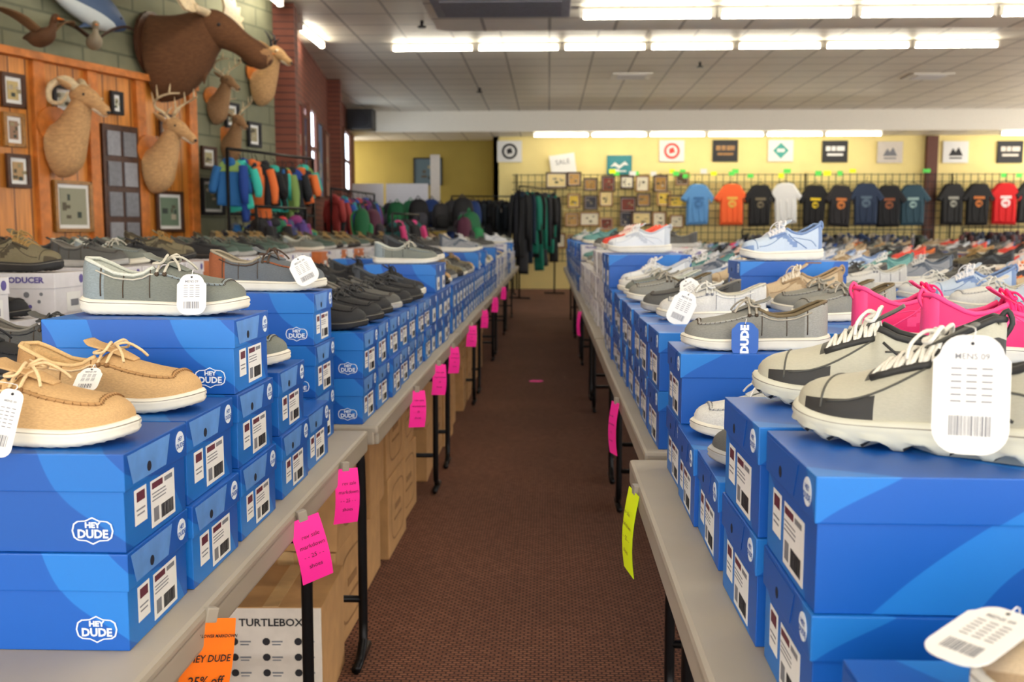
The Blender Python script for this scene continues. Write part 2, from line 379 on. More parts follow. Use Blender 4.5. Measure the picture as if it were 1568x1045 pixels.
        for sg in (1,-1):
            for t_,r_ in ((.47,.0010),(.30,.0010),(.16,.0012)): b.tube([wallp(t_,k,sg,.0008) for k in (.12,.35,.6,.85,1)],r_,stitch,4,sub=2)
        for t in (.49,.555):
            b.tube([arch(t if t>.5 else .505,rad(a),.005) for a in (44,65,80,90,100,115,136)],.0024,lace,6,sub=2)
            for a in (44,136): b.ball(arch(max(t,.505),rad(a),.003),.0042,stitch,8)
        c=arch(.52,rad(90),.009)
        for sg in (1,-1):
            b.tube([c,c+Vector((.010,sg*.018,.008)),c+Vector((.008,sg*.036,-.004)),c+Vector((-.010,sg*.030,-.006)),c],.0021,lace,6,sub=5)
            b.tube([c,c+Vector((.016,sg*.014,.004)),c+Vector((.030,sg*.026,-.006)),c+Vector((.038,sg*.036,-.018))],.0021,lace,6,sub=4)
        b.ball(c,.005,lace,8)
        for sg in (1,-1): b.tube([arch(.505,rad(44 if sg>0 else 136),.002)]+[wallp(t,.82,sg,.0018) for t in (.47,.42,.36,.3,.24,.18,.13)],.0016,lace,6)
    else:
        tt=[.47,.51,.55,.59,.63,.67]
        for q,t in enumerate(tt):
            off=.010-.008*(q/5)
            t0=max(t,.505)
            b.tube([arch(t0+.02,rad(52),.002),arch(t0+.012,rad(68),off*.6),arch(t0,rad(90),off),arch(t0-.006,rad(112),off*.6),arch(t0-.01,rad(128),.002)],.0030,lace,6,sub=3)
            b.tube([arch(t0+.02,rad(128),.002),arch(t0+.012,rad(112),off*.6),arch(t0,rad(90),off+.002),arch(t0-.006,rad(68),off*.6),arch(t0-.01,rad(52),.002)],.0030,lace,6,sub=3)
        for a in (50,130):
            b.tube([arch(t,rad(a),.001) for t in (.505,.55,.6,.65,.70)],.0046,acc,6)
        for sg in (1,-1):
            A=lambda d: rad(d if sg>0 else 180-d)
            b.tube([arch(t,A(a),.0006) for t,a in ((.52,46),(.60,34),(.68,26),(.76,22),(.84,20))],.0013,acc2 or acc,5,sub=2)
            b.tube([wallp(t,k,sg,.0006) for t,k in ((.12,.15),(.18,.45),(.28,.66),(.38,.72),(.46,.62))],.0013,acc2 or acc,5,sub=2)
            b.tube([wallp(t,k,sg,.0006) for t,k in ((.24,.12),(.32,.40),(.40,.60),(.47,.78))],.0018,acc,5,sub=2)
        b.tube([arch(.86,rad(a),.0006) for a in (10,30,50,70,90,110,130,150,170)],.0013,acc2 or acc,5,sub=2)
        c=arch(.505,rad(90),.016)
        for sg in (1,-1):
            b.tube([c,c+Vector((-.004,sg*.018,.008)),c+Vector((.002,sg*.032,-.006)),c+Vector((.012,sg*.02,-.006)),c],.0026,lace,6,sub=4)
            b.tube([c,c+Vector((.012,sg*.014,.003)),c+Vector((.022,sg*.030,-.010)),c+Vector((.024,sg*.036,-.026))],.0022,lace,6,sub=4)
        h=Vector((X(.01),0,sh(0)+.085)); b.tube([h+Vector((.004,0,-.03)),h+Vector((-.006,0,-.01)),h+Vector((0,0,.006)),h+Vector((.008,0,-.004))],.0035,acc,6,sub=3)
    return b
Wm=mat('sole_white',(222,218,204),.6,.02); mat('sole_black',(30,30,32),.6); mat('sole_gray',(170,170,168),.6); mat('sole_cream',(206,206,190),.55,.02)
def SH(*a,**k): return shoe(*a,**k).mesh('shoe_mesh')
tanL=SH('loafer',F((190,154,106)),Wm,F((172,132,84)),F((214,180,128)),F((218,190,146)),stitch=mat('stitch_tan',(130,92,50),.7))
grayL=SH('loafer',F((112,117,110)),Wm,F((132,144,148)),F((196,200,190)),F((190,186,172)))
brownL=SH('loafer',F((92,98,104)),Wm,F((140,78,44)),F((150,140,120)),F((70,52,40)))
dgrayL=SH('loafer',F((84,84,82)),'sole_gray',F((70,70,70)),F((120,116,108)),F((60,60,60)))
blackL=SH('loafer',F((36,37,40)),'sole_black',F((28,28,30)),F((80,78,74)),F((50,50,52)),stitch='ink')
whiteL=SH('loafer',F((208,208,204)),Wm,F((196,196,192)),F((190,186,170)),F((214,214,208)),stitch='gray_ink')
stoneL=SH('loafer',F((128,128,122)),Wm,F((152,152,146)),F((110,96,70)),F((166,160,146)))
greenL=SH('loafer',F((74,92,84)),'sole_gray',F((60,76,70)),F((100,100,90)),F((110,110,100)))
pinkS=SH('sneaker',F((232,30,106),.6),Wm,F((246,70,136),.6),F((200,20,90)),F((240,40,120)),acc2=F((250,80,140)))
hikeS=SH('sneaker',F((182,180,162),.55),'sole_cream',F((46,46,45),.6),F((90,88,80)),F((232,230,220)),L=.315,W=.054,acc2=F((82,82,76),.6),lugs=True)
whiteS=SH('sneaker',F((216,220,224),.6),Wm,F((186,192,200),.6),F((170,176,184)),F((232,232,232)))
lblueS=SH('sneaker',F((176,192,212),.6),Wm,F((110,136,180),.6),F((120,130,150)),F((230,230,234)))
redS=SH('sneaker',F((218,62,52),.6),Wm,F((240,96,72)),F((120,40,40)),F((240,220,210)))
orS=SH('sneaker',F((226,120,50),.6),Wm,F((60,60,70)),F((120,60,40)),F((240,220,210)))
blueS=SH('sneaker',F((40,90,170),.6),Wm,F((20,50,110)),F((40,50,80)),F((220,224,230)))
blackS=SH('sneaker',F((38,40,44)),Wm,F((70,74,80)),F((60,60,60)),F((40,40,40)))
grayS=SH('sneaker',F((136,140,146)),Wm,F((86,96,110)),F((90,90,90)),F((200,200,200)))
oliveS=SH('sneaker',F((112,104,80)),'sole_black',F((70,62,46)),F((80,70,50)),F((150,120,70)))
tealS=SH('sneaker',F((110,160,156)),Wm,F((80,130,130)),F((90,100,100)),F((230,230,230)))
beigeS=SH('sneaker',F((190,170,140)),Wm,F((160,136,104)),F((120,110,90)),F((222,212,194)))
# ------------------------------------------------------------ room
def wallobj(name,p0,p1,z0,z1,mt,th=.12,side=1):
    d=Vector((p1[0]-p0[0],p1[1]-p0[1],0)); L=d.length; a=math.atan2(d.y,d.x)
    b=MB().box((L/2,side*th/2,(z0+z1)/2),(L,th,z1-z0),mt); return obj(b,name,(p0[0],p0[1],0),a)
obj(MB().box((2,9.5,-.05),(20.4,27,.1),'carpet'),'floor')
CH=3.72
A0=(-6.9,.14);A1=(-2.97,11.0);B1=(-4.26,22.0)
obj(MB().box((-1.25,15.2,CH+.05),(10.5,11.2,.1),'ceiling_tile').box((8,15.2,CH+.05),(8.0,11.2,.1),'ceiling_tile').box((-4.5,3.4,CH+.05),(7,12.4,.1),'ceiling_tile'),'ceiling')
obj(MB().box((5.6,3.4,3.2),(13.2,12.5,.1),'ceiling_tile').box((5.6,9.68,3.45),(13.2,.06,.6),'ceiling_tile').box((-1.03,3.4,3.45),(.06,12.5,.6),'ceiling_tile'),'ceiling.001')
obj(MB().box((3.9,21.9,3.37),(17,2.2,.1),'ceiling_tile').box((3.9,20.78,3.52),(17,.08,.44),'fixture_white'),'ceiling.002')
obj(MB().box((0,0,0),(1.15,.7,.03),'box_gray',.005).box((0,0,-.018),(1.0,.55,.01),'gray_ink'),'ceiling_vent',(-.4,8.6,3.13))
vents=MB()
for x,y in ((1.3,16.2),(6.0,16.4)): vents.box((x,y,CH-.012),(.62,.62,.02),'fixture_white',.004).box((x,y,CH-.026),(.44,.44,.01),'white_paper',.003)
for x,y in ((-1.5,12.0),(2.2,15.0),(4.8,11.5),(-1.2,17.5)): vents.tube([(x,y,CH),(x,y,CH-.06)],.02,'metal_black').prism(circ(.05,10,x,y),CH-.075,CH-.06,'metal_black')
obj(vents,'ceiling_air_diffuser')
wallobj('wall_left',A0,A1,0,CH,'brick_green',.15,1)
wallobj('wall_left_far',A1,B1,0,CH,'brick_brown',.15,1)
wallobj('wall_back',(-1.22,22.05),(12.2,22.05),0,3.32,'wall_yellow',.15,1)
wallobj('wall_back_left',(-4.5,22.9),(-1.1,22.9),0,3.32,'wall_yellow_shaded',.15,1)
obj(MB().box((0,0,1.66),(.12,.9,3.32),'wall_yellow_shaded'),'wall_back_return',(-1.16,22.5,0))
rw=MB().box((12.25,9.6,.35),(.14,25,.7),'wall_cream').box((12.25,9.6,3.5),(.14,25,.5),'wall_cream')  # window openings added out of view so world light reaches the ceiling
y=-2.9
while y<22.2: rw.box((12.25,y,1.95),(.16,.18,2.6),'wall_cream'); y+=2.08
obj(rw,'wall_right')
fw=MB().box((2.3,-2.95,.3),(20,.12,.6),'wall_cream').box((2.3,-2.95,3.4),(20,.12,.7),'wall_cream')
for x in (-7.4,-3,0,3.2,6.4,9.6,12): fw.box((x,-2.95,1.85),(.25,.14,2.6),'wall_cream')
obj(fw,'wall_front')
obj(MB().box((0,0,1.85),(.12,3.4,3.7),'wall_cream'),'wall_left_front',(-6.95,-1.3,0))
ang=math.atan2(A1[1]-A0[1],A1[0]-A0[0]); LA=math.hypot(A1[0]-A0[0],A1[1]-A0[1])
def wa(D): return (D-A0[1])/(A1[1]-A0[1])*LA
WR=empty('wood_panelling',(A0[0],A0[1],0),ang)
b=MB().box((wa(9.62)/2,-.02,1.3),(wa(9.62),.04,2.6),'panel_wood'); obj(b,'boards',parent=WR)
b=MB().box((wa(9.62)/2,-.06,2.62),(wa(9.62)+.04,.14,.06),'wood_orange',.005)
for D in (7.9,8.42,8.95,9.6): b.box((wa(D),-.06,1.3),(.11,.06,2.58),'wood_orange',.01)
obj(b,'rails',parent=WR)
def onA(mb,name,D,z,off=.05,sc=None):
    s=wa(D); x=A0[0]+math.cos(ang)*s+math.sin(ang)*off; y=A0[1]+math.sin(ang)*s-math.cos(ang)*off
    return obj(mb,name,(x,y,z),rot=(0,0,ang),sc=sc)
def frame(w,h,fm,art,mat_w=.03,seed=0):
    rn=random.Random(seed); b=MB(); t=.03
    for sx in (-1,1): b.box((sx*(w/2-t/2),-.012,0),(t,.03,h),fm,.004)
    for sz in (-1,1): b.box((0,-.012,sz*(h/2-t/2)),(w-.002,.03,t),fm,.004)
    b.box((0,0,0),(w-t,.008,h-t),'white_paper'); b.box((0,-.005,0),(w-t*2-mat_w*2,.006,h-t*2-mat_w*2),art)
    for k in range(5):
        b.box((rn.uniform(-.25,.25)*w,-.009,rn.uniform(-.25,.2)*h),(rn.uniform(.06,.2)*w,.003,rn.uniform(.05,.16)*h),F(rn.choice([(90,84,70),(150,140,110),(60,70,66),(180,170,150)])))
    return b
for i,(D,z,w,h,fm,art) in enumerate([(7.67,2.33,.22,.26,'wood_dark',(190,170,120)),(8.14,2.32,.24,.23,'ink',(200,200,180)),(7.66,2.03,.2,.26,'wood_gold',(150,120,100)),(7.68,1.72,.22,.26,'wood_dark',(180,150,110)),
    (8.18,1.46,.40,.42,'wood_gold',(150,150,130)),(9.25,2.23,.18,.21,'wood_dark',(210,190,140)),(9.26,1.44,.36,.38,'wood_dark',(110,130,110)),(10.22,2.43,.22,.26,'ink',(140,140,120)),(10.56,2.27,.22,.26,'ink',(160,150,120)),(9.86,1.98,.22,.22,'wood_dark',(180,170,130)),(9.9,1.6,.34,.36,'ink',(90,100,90)),(7.3,2.1,.25,.3,'ink',(120,120,100)),(8.68,2.36,.14,.2,'ink',(180,180,150))]):
    onA(frame(w,h,fm,F(art),seed=i),'picture_frame',D,z,.065 if D<9.6 else .02)
b=MB().box((0,-.02,0),(.42,.05,1.1),'wood_dark',.006)
for i in range(2):
    for k in range(4): b.box((-.095+.19*i,-.05,-.39+.26*k),(.15,.02,.21),'gray_ink' if (i+k)%3 else 'box_gray',.003)
onA(b,'window_1',8.68,1.62,.06)
bang=math.atan2(B1[1]-A1[1],B1[0]-A1[0])
def onB(mb,name,D,z,off=.03):
    s=(D-A1[1])/(B1[1]-A1[1]); x=A1[0]+(B1[0]-A1[0])*s; y=D
    return obj(mb,name,(x+off,y,z),rot=(0,0,bang))
def win(w,h):
    b=MB().box((0,0,0),(w,.02,h),'window_day')
    for sx in (-1,1): b.box((sx*w/2,-.02,0),(.06,.06,h+.1),'brown_paint',.005)
    for sz in (-1,0,1): b.box((0,-.02,sz*h/2),(w+.05,.06,.05),'brown_paint',.005)
    return b
onB(win(.65,1.05),'window_2',13.7,2.38); onB(win(1.2,1.1),'window_3',19.3,2.6); onB(win(.5,1.0),'window_4',17.3,2.4)
for D,z,w,h,c in ((11.75,2.35,.5,.9,(70,90,120)),(12.4,2.4,.5,.9,(150,60,50)),(12.98,2.35,.4,.8,(60,60,90)),(14.7,2.3,.7,1.1,(90,110,140)),(15.7,2.3,.6,1,(150,110,90))):
    onB(frame(w,h,'brown_paint',F(c),.0,seed=int(D*10)),'wall_poster',D,z,.04)
for D in (11.1,16.5): onB(MB().box((0,-.08,0),(.3,.25,CH-.02),'brick_brown'),'brick_pilaster',D,CH/2,.0)
obj(MB().box((0,0,0),(.5,.45,.4),'box_black',.02).merge(MB().prism(circ(.16),0,.02,'ink'),T(0,-.225,0)@FRONT),'wall_speaker',(-3.7,19.9,3.45))
obj(MB().box((0,0,1.65),(.24,.12,3.3),'brown_paint',.01).box((0,0,.1),(.28,.14,.2),'brown_paint',.01),'brown_column',(8.2,21.98,0))
SG=[(-.86,3.0,'white_paper','ink','ring'),(1.53,2.7,'teal','white_paper','wave'),(2.66,3.0,'white_paper','redp','ring'),(3.81,3.0,'ink','wood_gold','bar'),(5.0,3.0,'white_paper','tealp','dia'),
    (6.16,2.98,'ink','white_paper','bar'),(7.33,2.96,'carton_white','gray_ink','mtn'),(8.72,2.96,'white_paper','ink','mtn'),(9.87,2.96,'ink','carton_white','bar')]
mat('teal',(40,130,140),.5); mat('tealp',(60,160,150),.5); mat('redp',(210,50,40),.5)
for x,z,bg,fg,k in SG:
    b=MB().box((0,0,0),(.54,.03,.46 if k!='wave' else .42),bg,.005)
    M=T(0,-.018,0)@FRONT
    if k=='ring':
        n=24; o=circ(.17,n); i2=circ(.12,n); b.add([M@Vector((x2,y2,.002)) for x2,y2 in o+i2],[(q,(q+1)%n,n+(q+1)%n,n+q) for q in range(n)],fg); b.prism([(-.05,-.06),(.07,-.03),(.03,.08),(-.06,.04)],0,.003,fg,M)
    elif k=='dia':
        b.prism([(-.17,0),(0,-.17),(.17,0),(0,.17)],0,.002,fg,M); b.prism([(-.08,-.03),(.08,-.03),(.08,.04),(-.08,.04)],0,.004,bg,M)
    elif k=='bar':
        rect(b,M,0,.06,.4,.1,fg,.003); rect(b,M,0,-.07,.34,.05,fg,.003); rect(b,M,.02,.06,.02,.12,bg,.005); rect(b,M,-.09,.06,.02,.12,bg,.005)
    elif k=='mtn':
        b.prism([(-.15,-.08),(-.06,.08),(-.01,.0),(.06,.1),(.15,-.08)],0,.003,fg,M); rect(b,M,0,-.13,.26,.03,fg,.003)
    else:
        b.prism([(-.2,-.04),(-.1,.06),(0,-.01),(.12,.08),(.2,0),(.1,.0),(0,-.08),(-.1,-.02)],0,.003,fg,M); rect(b,M,0,-.13,.3,.03,fg,.003)
    obj(b,'logo_sign',(x,22.02,z))
b=MB().box((0,0,0),(.55,.02,.42),'white_paper'); b.merge(text('SALE',.15,'gray_ink'),T(0,-.012,.04)@FRONT); obj(b,'sale_sign',(.30,21.9,2.72),rot=(0,rad(-8),0))
obj(frame(.66,.62,'ink',F((90,110,120)),0,3),'wall_poster',(-2.75,22.85,2.62))
obj(MB().box((0,0,0),(.9,.05,1.1),'box_white',.01).box((-.95,0,.0),(.9,.05,1.1),'box_white',.01).box((.6,0,.35),(.2,.04,1.6),'carton_white').box((-.5,0,-.85),(2.0,.4,.6),'box_gray',.01),'white_partition',(-3.0,21.2,1.15+.57))
b=MB(); x=-.75
while x<11.9: b.box((x,0,1.55),(.012,.012,1.9),'metal_black'); x+=.15
for k in range(13): b.box((5.5,0,.62+.155*k),(12.6,.012,.012),'metal_black')
for x in (-.7,2.4,5.5,8.6,11.7): b.tube([(x,-.02,0),(x,-.02,2.5)],.02,'metal_black')
obj(b,'wire_grid_panel',(0,21.85,0))
rn=random.Random(8)
b=MB()
for k in range(24):
    x=rn.uniform(.2,11); b.box((x,rn.uniform(-.01,.01),rn.choice([2.55,2.5,2.45])),(rn.uniform(.10,.16),.004,rn.uniform(.08,.11)),rn.choice(['green_paper','yellow_paper','white_paper','green_paper']))
obj(b,'price_cards',(0,21.78,0))
def tshirt(c,g,seed=0):
    rn=random.Random(seed+40); j=lambda: rn.uniform(-.015,.015)
    b=MB(); half=[(.07,.36),(.16,.33),(.34+j(),.08+j()),(.27,.02+j()),(.22,.13),(.21+j(),-.42+j())]
    half2=[(.07,.36),(.16,.33),(.34+j(),.08+j()),(.27,.02+j()),(.22,.13),(.21+j(),-.42+j())]
    out=half+[(-x,y) for x,y in half2[::-1]]
    cm=F(c); n=len(out)
    M=FRONT
    inn=[(x*.86,y*.9+.01) for x,y in out]
    vs=[M@Vector((x,y,0)) for x,y in out]+[M@Vector((x,y,.045)) for x,y in inn]+[M@Vector((x,y,-.02)) for x,y in out]
    fs=[(i,n+i,n+(i+1)%n,(i+1)%n) for i in range(n)]+[(i,(i+1)%n,2*n+(i+1)%n,2*n+i) for i in range(n)]
    for o_ in (n,2*n): fs+=[tuple(o_+q for q in f) for f in ((0,1,10,11),(1,4,7,10),(4,5,6,7),(1,2,3,4),(7,8,9,10))]
    b.add(vs,fs,cm)
    for s in (-.10,.03,.13): b.tube([(s,-.046,.05),(s+j(),-.050,-.15),(s+j()*2,-.046,-.36)],.010,cm,6,sub=2)
    if g:
        gm=F(g)
        rect(b,M@T(0,0,.052),0,.09,.2,.05,gm,.003); b.prism(circ(rn.uniform(.06,.085),14,0,-.02),0,.003,gm,M@T(0,0,.052)); rect(b,M@T(0,0,.056),0,-.02,.08,.03,cm,.003)
    b.tube([(-.17,0,.33),(0,0,.40),(.17,0,.33)],.006,'metal_black',6); b.tube([(0,0,.40),(0,0,.44),(.02,0,.46),(.0,.02,.48)],.004,'metal_black',6)
    return b
for i,(x,c,g) in enumerate([(3.2,(92,150,210),(60,110,170)),(3.92,(255,106,52),(240,190,90)),(4.52,(26,26,30),(120,110,90)),(5.06,(232,234,236),None),(5.68,(20,20,24),(230,200,40)),(6.22,(34,32,36),(200,120,60)),(6.76,(40,56,84),(90,110,130)),(7.25,(28,30,36),(150,90,60)),(7.75,(50,80,96),(160,190,190)),
    (8.58,(24,24,26),(150,150,140)),(9.12,(18,18,20),(190,110,50)),(9.68,(206,20,26),(240,220,220)),(10.2,(22,22,24),(120,120,120)),(10.8,(60,60,70),None)]):
    obj(tshirt(c,g,i),'t_shirt',(x,21.72,1.88+random.uniform(-.04,.03)),sc=1.12,rot=(0,random.uniform(-.04,.04),random.uniform(-.15,.15)))
rn=random.Random(5)
for i in range(26):
    x=.15+(i%8)*.38+rn.uniform(-.06,.06); z=2.34-.42*(i//8)+rn.uniform(-.08,.06)
    if x>2.9: continue
    c=rn.choice([(226,206,150),(190,150,90),(230,224,200),(170,130,70),(90,70,50),(220,190,80),(120,60,50),(60,60,70)])
    obj(frame(rn.uniform(.26,.5) if i%3==0 else .3,rn.uniform(.28,.36),rn.choice(['wood_dark','wood_gold','cardboard']),F(c),.01,i),'wooden_plaque',(x,21.80,z))
def garment(b,x,y,z,c,h=.8,w=.24,th=.05,rz=0,rn=random,c2=None):
    """jacket on a hanger: shoulders, body, sleeves, hood/collar, contrast yoke and zip"""
    M=T(x,y,z)@RZ(rz); g=MB(); q=lambda: rn.uniform(-.014,.014); c2=c2 or tuple(int(v*.5) for v in c)
    g.loft([(0,0,.0),(0,0,-.03),(q(),0,-.12)],[(.03,.03),(w*.62,th*.8),(w*.98,th*1.05)],F(c2),12,3,side=(0,1,0),sq=.8)
    g.loft([(q(),0,-.11),(q(),q(),-h*.3),(q(),q(),-h*.55),(q(),q(),-h*.8),(q(),q(),-h)],[(w*.96,th),(w*.84,th*rn.uniform(.8,1.4)),(w*.8,th*rn.uniform(.8,1.4)),(w*.9,th*rn.uniform(.9,1.4)),(w*.88,th*.9)],F(c),12,3,side=(0,1,0),sq=.85)
    for sg in (-1,1): g.loft([(0,sg*w*.85,-.07),(q(),sg*(w+.02),-.25),(q(),sg*(w+.03+q()),-h*.72)],[(.04,.045),(.045,.045),(.03,.032)],F(c),8,2,side=(0,1,0))
    g.ball((0,.01,-.03),(.05,.07,.05),F(c),8)
    g.tube([(th*1.02,0,-.1),(th*1.25,0,-h*.5),(th*1.3,0,-h*.9)],.008,F(c2),5)
    g.tube([(0,0,-.02),(0,0,.05),(0,.02,.08)],.004,'metal_black',5)
    if rn.random()<.3: g.box((th*1.3,-.06,-.16),(.004,.05,.08),'white_paper')
    b.merge(g,M)
def rack(name,p0,p1,h,cols,step=.09,gh=.85,tiers=None):
    d=Vector((p1[0]-p0[0],p1[1]-p0[1],0)); L=d.length; a=math.degrees(math.atan2(d.y,d.x)); b=MB()
    tiers=tiers or [h]
    for hh in tiers: b.tube([(0,0,hh),(L,0,hh)],.014,'metal_black')
    for x in (0,L): b.tube([(x,0,.02),(x,0,h)],.016,'metal_black'); b.tube([(x,-.22,.02),(x,.22,.02)],.016,'metal_black')
    rn=random.Random(len(cols)+int(L*10))
    for hh in tiers:
        x=.06
        while x<L-.05:
            garment(b,x,rn.uniform(-.03,.03),hh-.08-rn.uniform(0,.06),rn.choice(cols),gh*rn.uniform(.55,1.1),rn.uniform(.10,.17),rn.uniform(.025,.045),rn.uniform(-60,60),rn,rn.choice(cols)); x+=step*rn.uniform(.7,1.4)
    return obj(b,name,(p0[0],p0[1],0),rad(a))
mixc=[(20,60,140),(50,180,165),(24,30,50),(24,90,150),(20,22,26),(0,130,120),(30,34,44),(120,150,80),(24,26,34),(220,110,50),(90,96,104),(20,22,26)]
rack('clothes_rack',(-2.98,9.25),(-2.50,10.6),2.02,mixc,.085,.55,tiers=[2.02,1.42])
rack('clothes_rack',(-2.62,8.9),(-2.42,9.9),1.48,[(40,110,80),(130,50,110),(30,30,36),(60,70,110),(200,60,60),(40,150,150),(24,24,28),(80,60,130),(24,24,28)],.08,.55)
rack('clothes_rack',(-.55,18.7),(.12,20.2),2.1,[(22,24,28),(30,32,40),(18,40,60),(20,20,22),(14,120,100),(60,60,66)],.09,1.4)
rack('clothes_rack',(-1.9,19.6),(-.7,19.9),1.95,[(22,22,24),(34,34,38),(26,26,30),(40,50,60)],.08,.7)
rack('clothes_rack',(8.5,20.9),(11.0,21.1),1.35,[(26,26,30),(50,50,60),(80,40,40),(30,40,60)],.09,.8)
rack('clothes_rack',(4.0,20.9),(7.9,21.0),1.3,[(36,36,40),(60,70,60),(90,90,100),(160,150,130),(40,60,100)],.09,.8)
rack('clothes_rack',(-2.75,12.6),(-2.55,14.6),1.8,[(100,40,90),(30,70,150),(150,50,50),(30,30,40),(24,24,28),(30,130,140),(90,40,110),(24,24,28)],.08,.7,tiers=[1.8,1.2])
rack('clothes_rack',(-2.1,13.4),(-1.9,14.6),1.5,[(24,24,28),(30,30,36),(20,80,80),(24,24,28),(200,60,120)],.09,.7)
def backpack(c,c2):
    b=MB(); m1=F(c); m2=F(c2)
    b.loft([(0,0,0),(0,0,.05),(0,0,.25),(0,0,.42),(0,0,.48)],[(.10,.06),(.16,.11),(.17,.12),(.13,.09),(.05,.03)],m1,14,4,side=(1,0,0),sq=.7)
    b.loft([(0,-.11,.04),(0,-.12,.08),(0,-.13,.2),(0,-.11,.25)],[(.08,.02),(.12,.04),(.12,.04),(.08,.02)],m2,12,3,side=(1,0,0),sq=.7)
    for s in (-1,1): b.tube([(s*.07,.09,.44),(s*.1,.15,.36),(s*.1,.14,.15),(s*.12,.09,.05)],.014,m2,6,sub=3)
    b.tube([(-.04,.03,.47),(0,.03,.53),(.04,.03,.47)],.008,m2,6,sub=3); return b
bps=[backpack(*c).mesh('backpack_mesh') for c in (((26,28,34),(40,42,50)),((20,90,54),(30,120,70)),((26,54,110),(20,24,40)),((74,26,50),(40,30,40)),((20,20,24),(60,60,70)),((40,40,44),(20,20,22)))]
def stand(name,x,y,L,rz=0,levels=(.75,1.3),seed=1):
    par=empty(name,(x,y,0),rz); b=MB(); rn=random.Random(seed)
    for z in (.2,)+levels: b.box((0,0,z-.015),(L,.42,.03),'box_black',.004)
    for sx in (-1,1):
        for sy in (-1,1): b.tube([(sx*(L/2-.03),sy*.18,0),(sx*(L/2-.03),sy*.18,levels[-1]-.02)],.018,'metal_black')
    obj(b,'shelves',parent=par)
    for z in levels:
        n=int(L/.33)
        for k in range(n): inst(rn.choice(bps),'backpack',(-L/2+.2+k*(L-.4)/(n-1),rn.uniform(-.03,.03),z),rn.uniform(-.4,.4),par,sc=rn.uniform(.75,1.08))
    return par
stand('backpack_shelf',-2.35,18.4,2.3,0,(.75,1.35),1); stand('backpack_shelf',-2.3,16.3,2.2,0,(.75,1.3),2); stand('backpack_shelf',-1.2,15.2,1.0,rad(80),(.7,1.05),3)
stand('backpack_shelf',-2.15,11.9,.8,rad(80),(.7,1.15),5)
# ------------------------------------------------------------ tables
def table(L=2.43,W=.76,H=.75):
    b=MB(); b.box((0,0,H-.012),(W,L,.024),'table_plastic',.008); 
    for sx in (-1,1): b.box((sx*(W/2-.012),0,H-.030),(.024,L-.02,.044),'table_plastic',.006)
    for sy in (-1,1): b.box((0,sy*(L/2-.012),H-.030),(W-.02,.024,.044),'table_plastic',.006)
    for sy in (-1,1):
        y=sy*(L/2-.27)
        for sx in (-1,1):
            x=sx*(W/2-.10)
            b.tube([(x-sx*.05,y,H-.03),(x-sx*.02,y,H-.07),(x,y,H-.16),(x,y,.12),(x,y+sy*.02,.05),(x,y+sy*.07,.018),(x,y+sy*.12,.018)],.0135,'metal_black',10,sub=3)
            b.tube([(x,y-sy*.06,.018),(x,y+sy*.12,.018)],.0135,'metal_black',8)
        b.tube([(-W/2+.1,y,H-.2),(W/2-.1,y,H-.2)],.011,'metal_black'); b.tube([(-W/2+.1,y,.18),(W/2-.1,y,.18)],.011,'metal_black')
        b.tube([(0,y,H-.2),(0,y-sy*.4,H-.04)],.010,'metal_black')
    return b
TB=table().mesh('folding_table_mesh')
def tables(xc,y0,y1):
    y=y0
    while y<y1-.5: inst(TB,'folding_table',(xc,y+1.215,0)); y+=2.46
tables(-.835,.04,2.4); tables(-.82,2.53,14.5); tables(.56,-.26,2.1); tables(.60,2.24,14.2)
tables(-1.85,1.9,10.2); tables(-3.0,4.4,6.8)
tables(1.52,2.3,14.0)
for xc,y0,y1 in ((3.0,4.6,16.5),(4.8,7.8,17.5),(6.6,10.6,17.5),(8.4,13.4,18.5)): tables(xc,y0,y1)
TZ=.7505
def stack(me,x,y,n,h,rz=0,jit=.004,alt=None):
    for k in range(n): inst(me if not(alt and k%2) else alt,'shoe_box',(x+random.uniform(-jit,jit),y+random.uniform(-jit,jit)*.4,TZ+k*(h+.0006)),rz+random.uniform(-.012,.012))
XL=-.495-.155
for y,n,x in ((1.225,2,XL),(1.432,2,XL),(1.652,3,XL),(1.905,2,XL),(2.115,1,XL),(2.335,3,XL-.035)): stack(boxW,x,y,n,.12,alt=boxW2)
for y,n in ((1.44,1),(1.66,2),(1.91,2),(2.34,2)): stack(boxW,XL-.36,y,n,.12)
def put(me,name,x,y,z,deg,sc=1): return inst(me,name,(x,y,z+.0005),rad(deg),sc=sc if sc!=1 else None)
z2=TZ+2*.1206; z3=TZ+3*.1206; z1=TZ+.1206
put(tanL,'loafer_shoe',-.650,1.195,z2,-2); put(tanL,'loafer_shoe',-.645,1.425,z2,-5)
put(grayL,'loafer_shoe',-.645,1.65,z3,-3); put(brownL,'loafer_shoe',-.665,2.33,z3,-4)
put(grayL,'loafer_shoe',-.645,1.90,z2,0); put(blackL,'loafer_shoe',-.98,1.66,z2,3); put(blackL,'loafer_shoe',-.99,1.46,z1,3); put(dgrayL,'loafer_shoe',-.99,1.92,z2,2)
XR=.25+.17; Z2=TZ+2*.1356; Z1=TZ+.1356
for y,n in ((.72,1),(1.035,2),(1.275,2),(1.545,1),(1.765,1),(1.985,2)): stack(boxM,XR,y,n,.135,math.pi)
for y,n in ((1.035,2),(1.275,2),(1.545,2),(1.775,2),(2.0,2)): stack(boxM,XR+.345,y,n,.135,math.pi)
put(hikeS,'hiking_sneaker',.415,1.055,Z2,142); put(hikeS,'hiking_sneaker',.430,1.31,Z2,158)
put(pinkS,'running_sneaker',.80,1.775,Z2,-8); put(pinkS,'running_sneaker',.745,2.0,Z2,-6)
put(stoneL,'loafer_shoe',.405,1.96,Z2,176); put(dgrayL,'loafer_shoe',.395,1.55,Z1,180); put(whiteL,'loafer_shoe',.40,1.78,Z1,178)
put(beigeS,'running_sneaker',.46,.71,Z1,172)
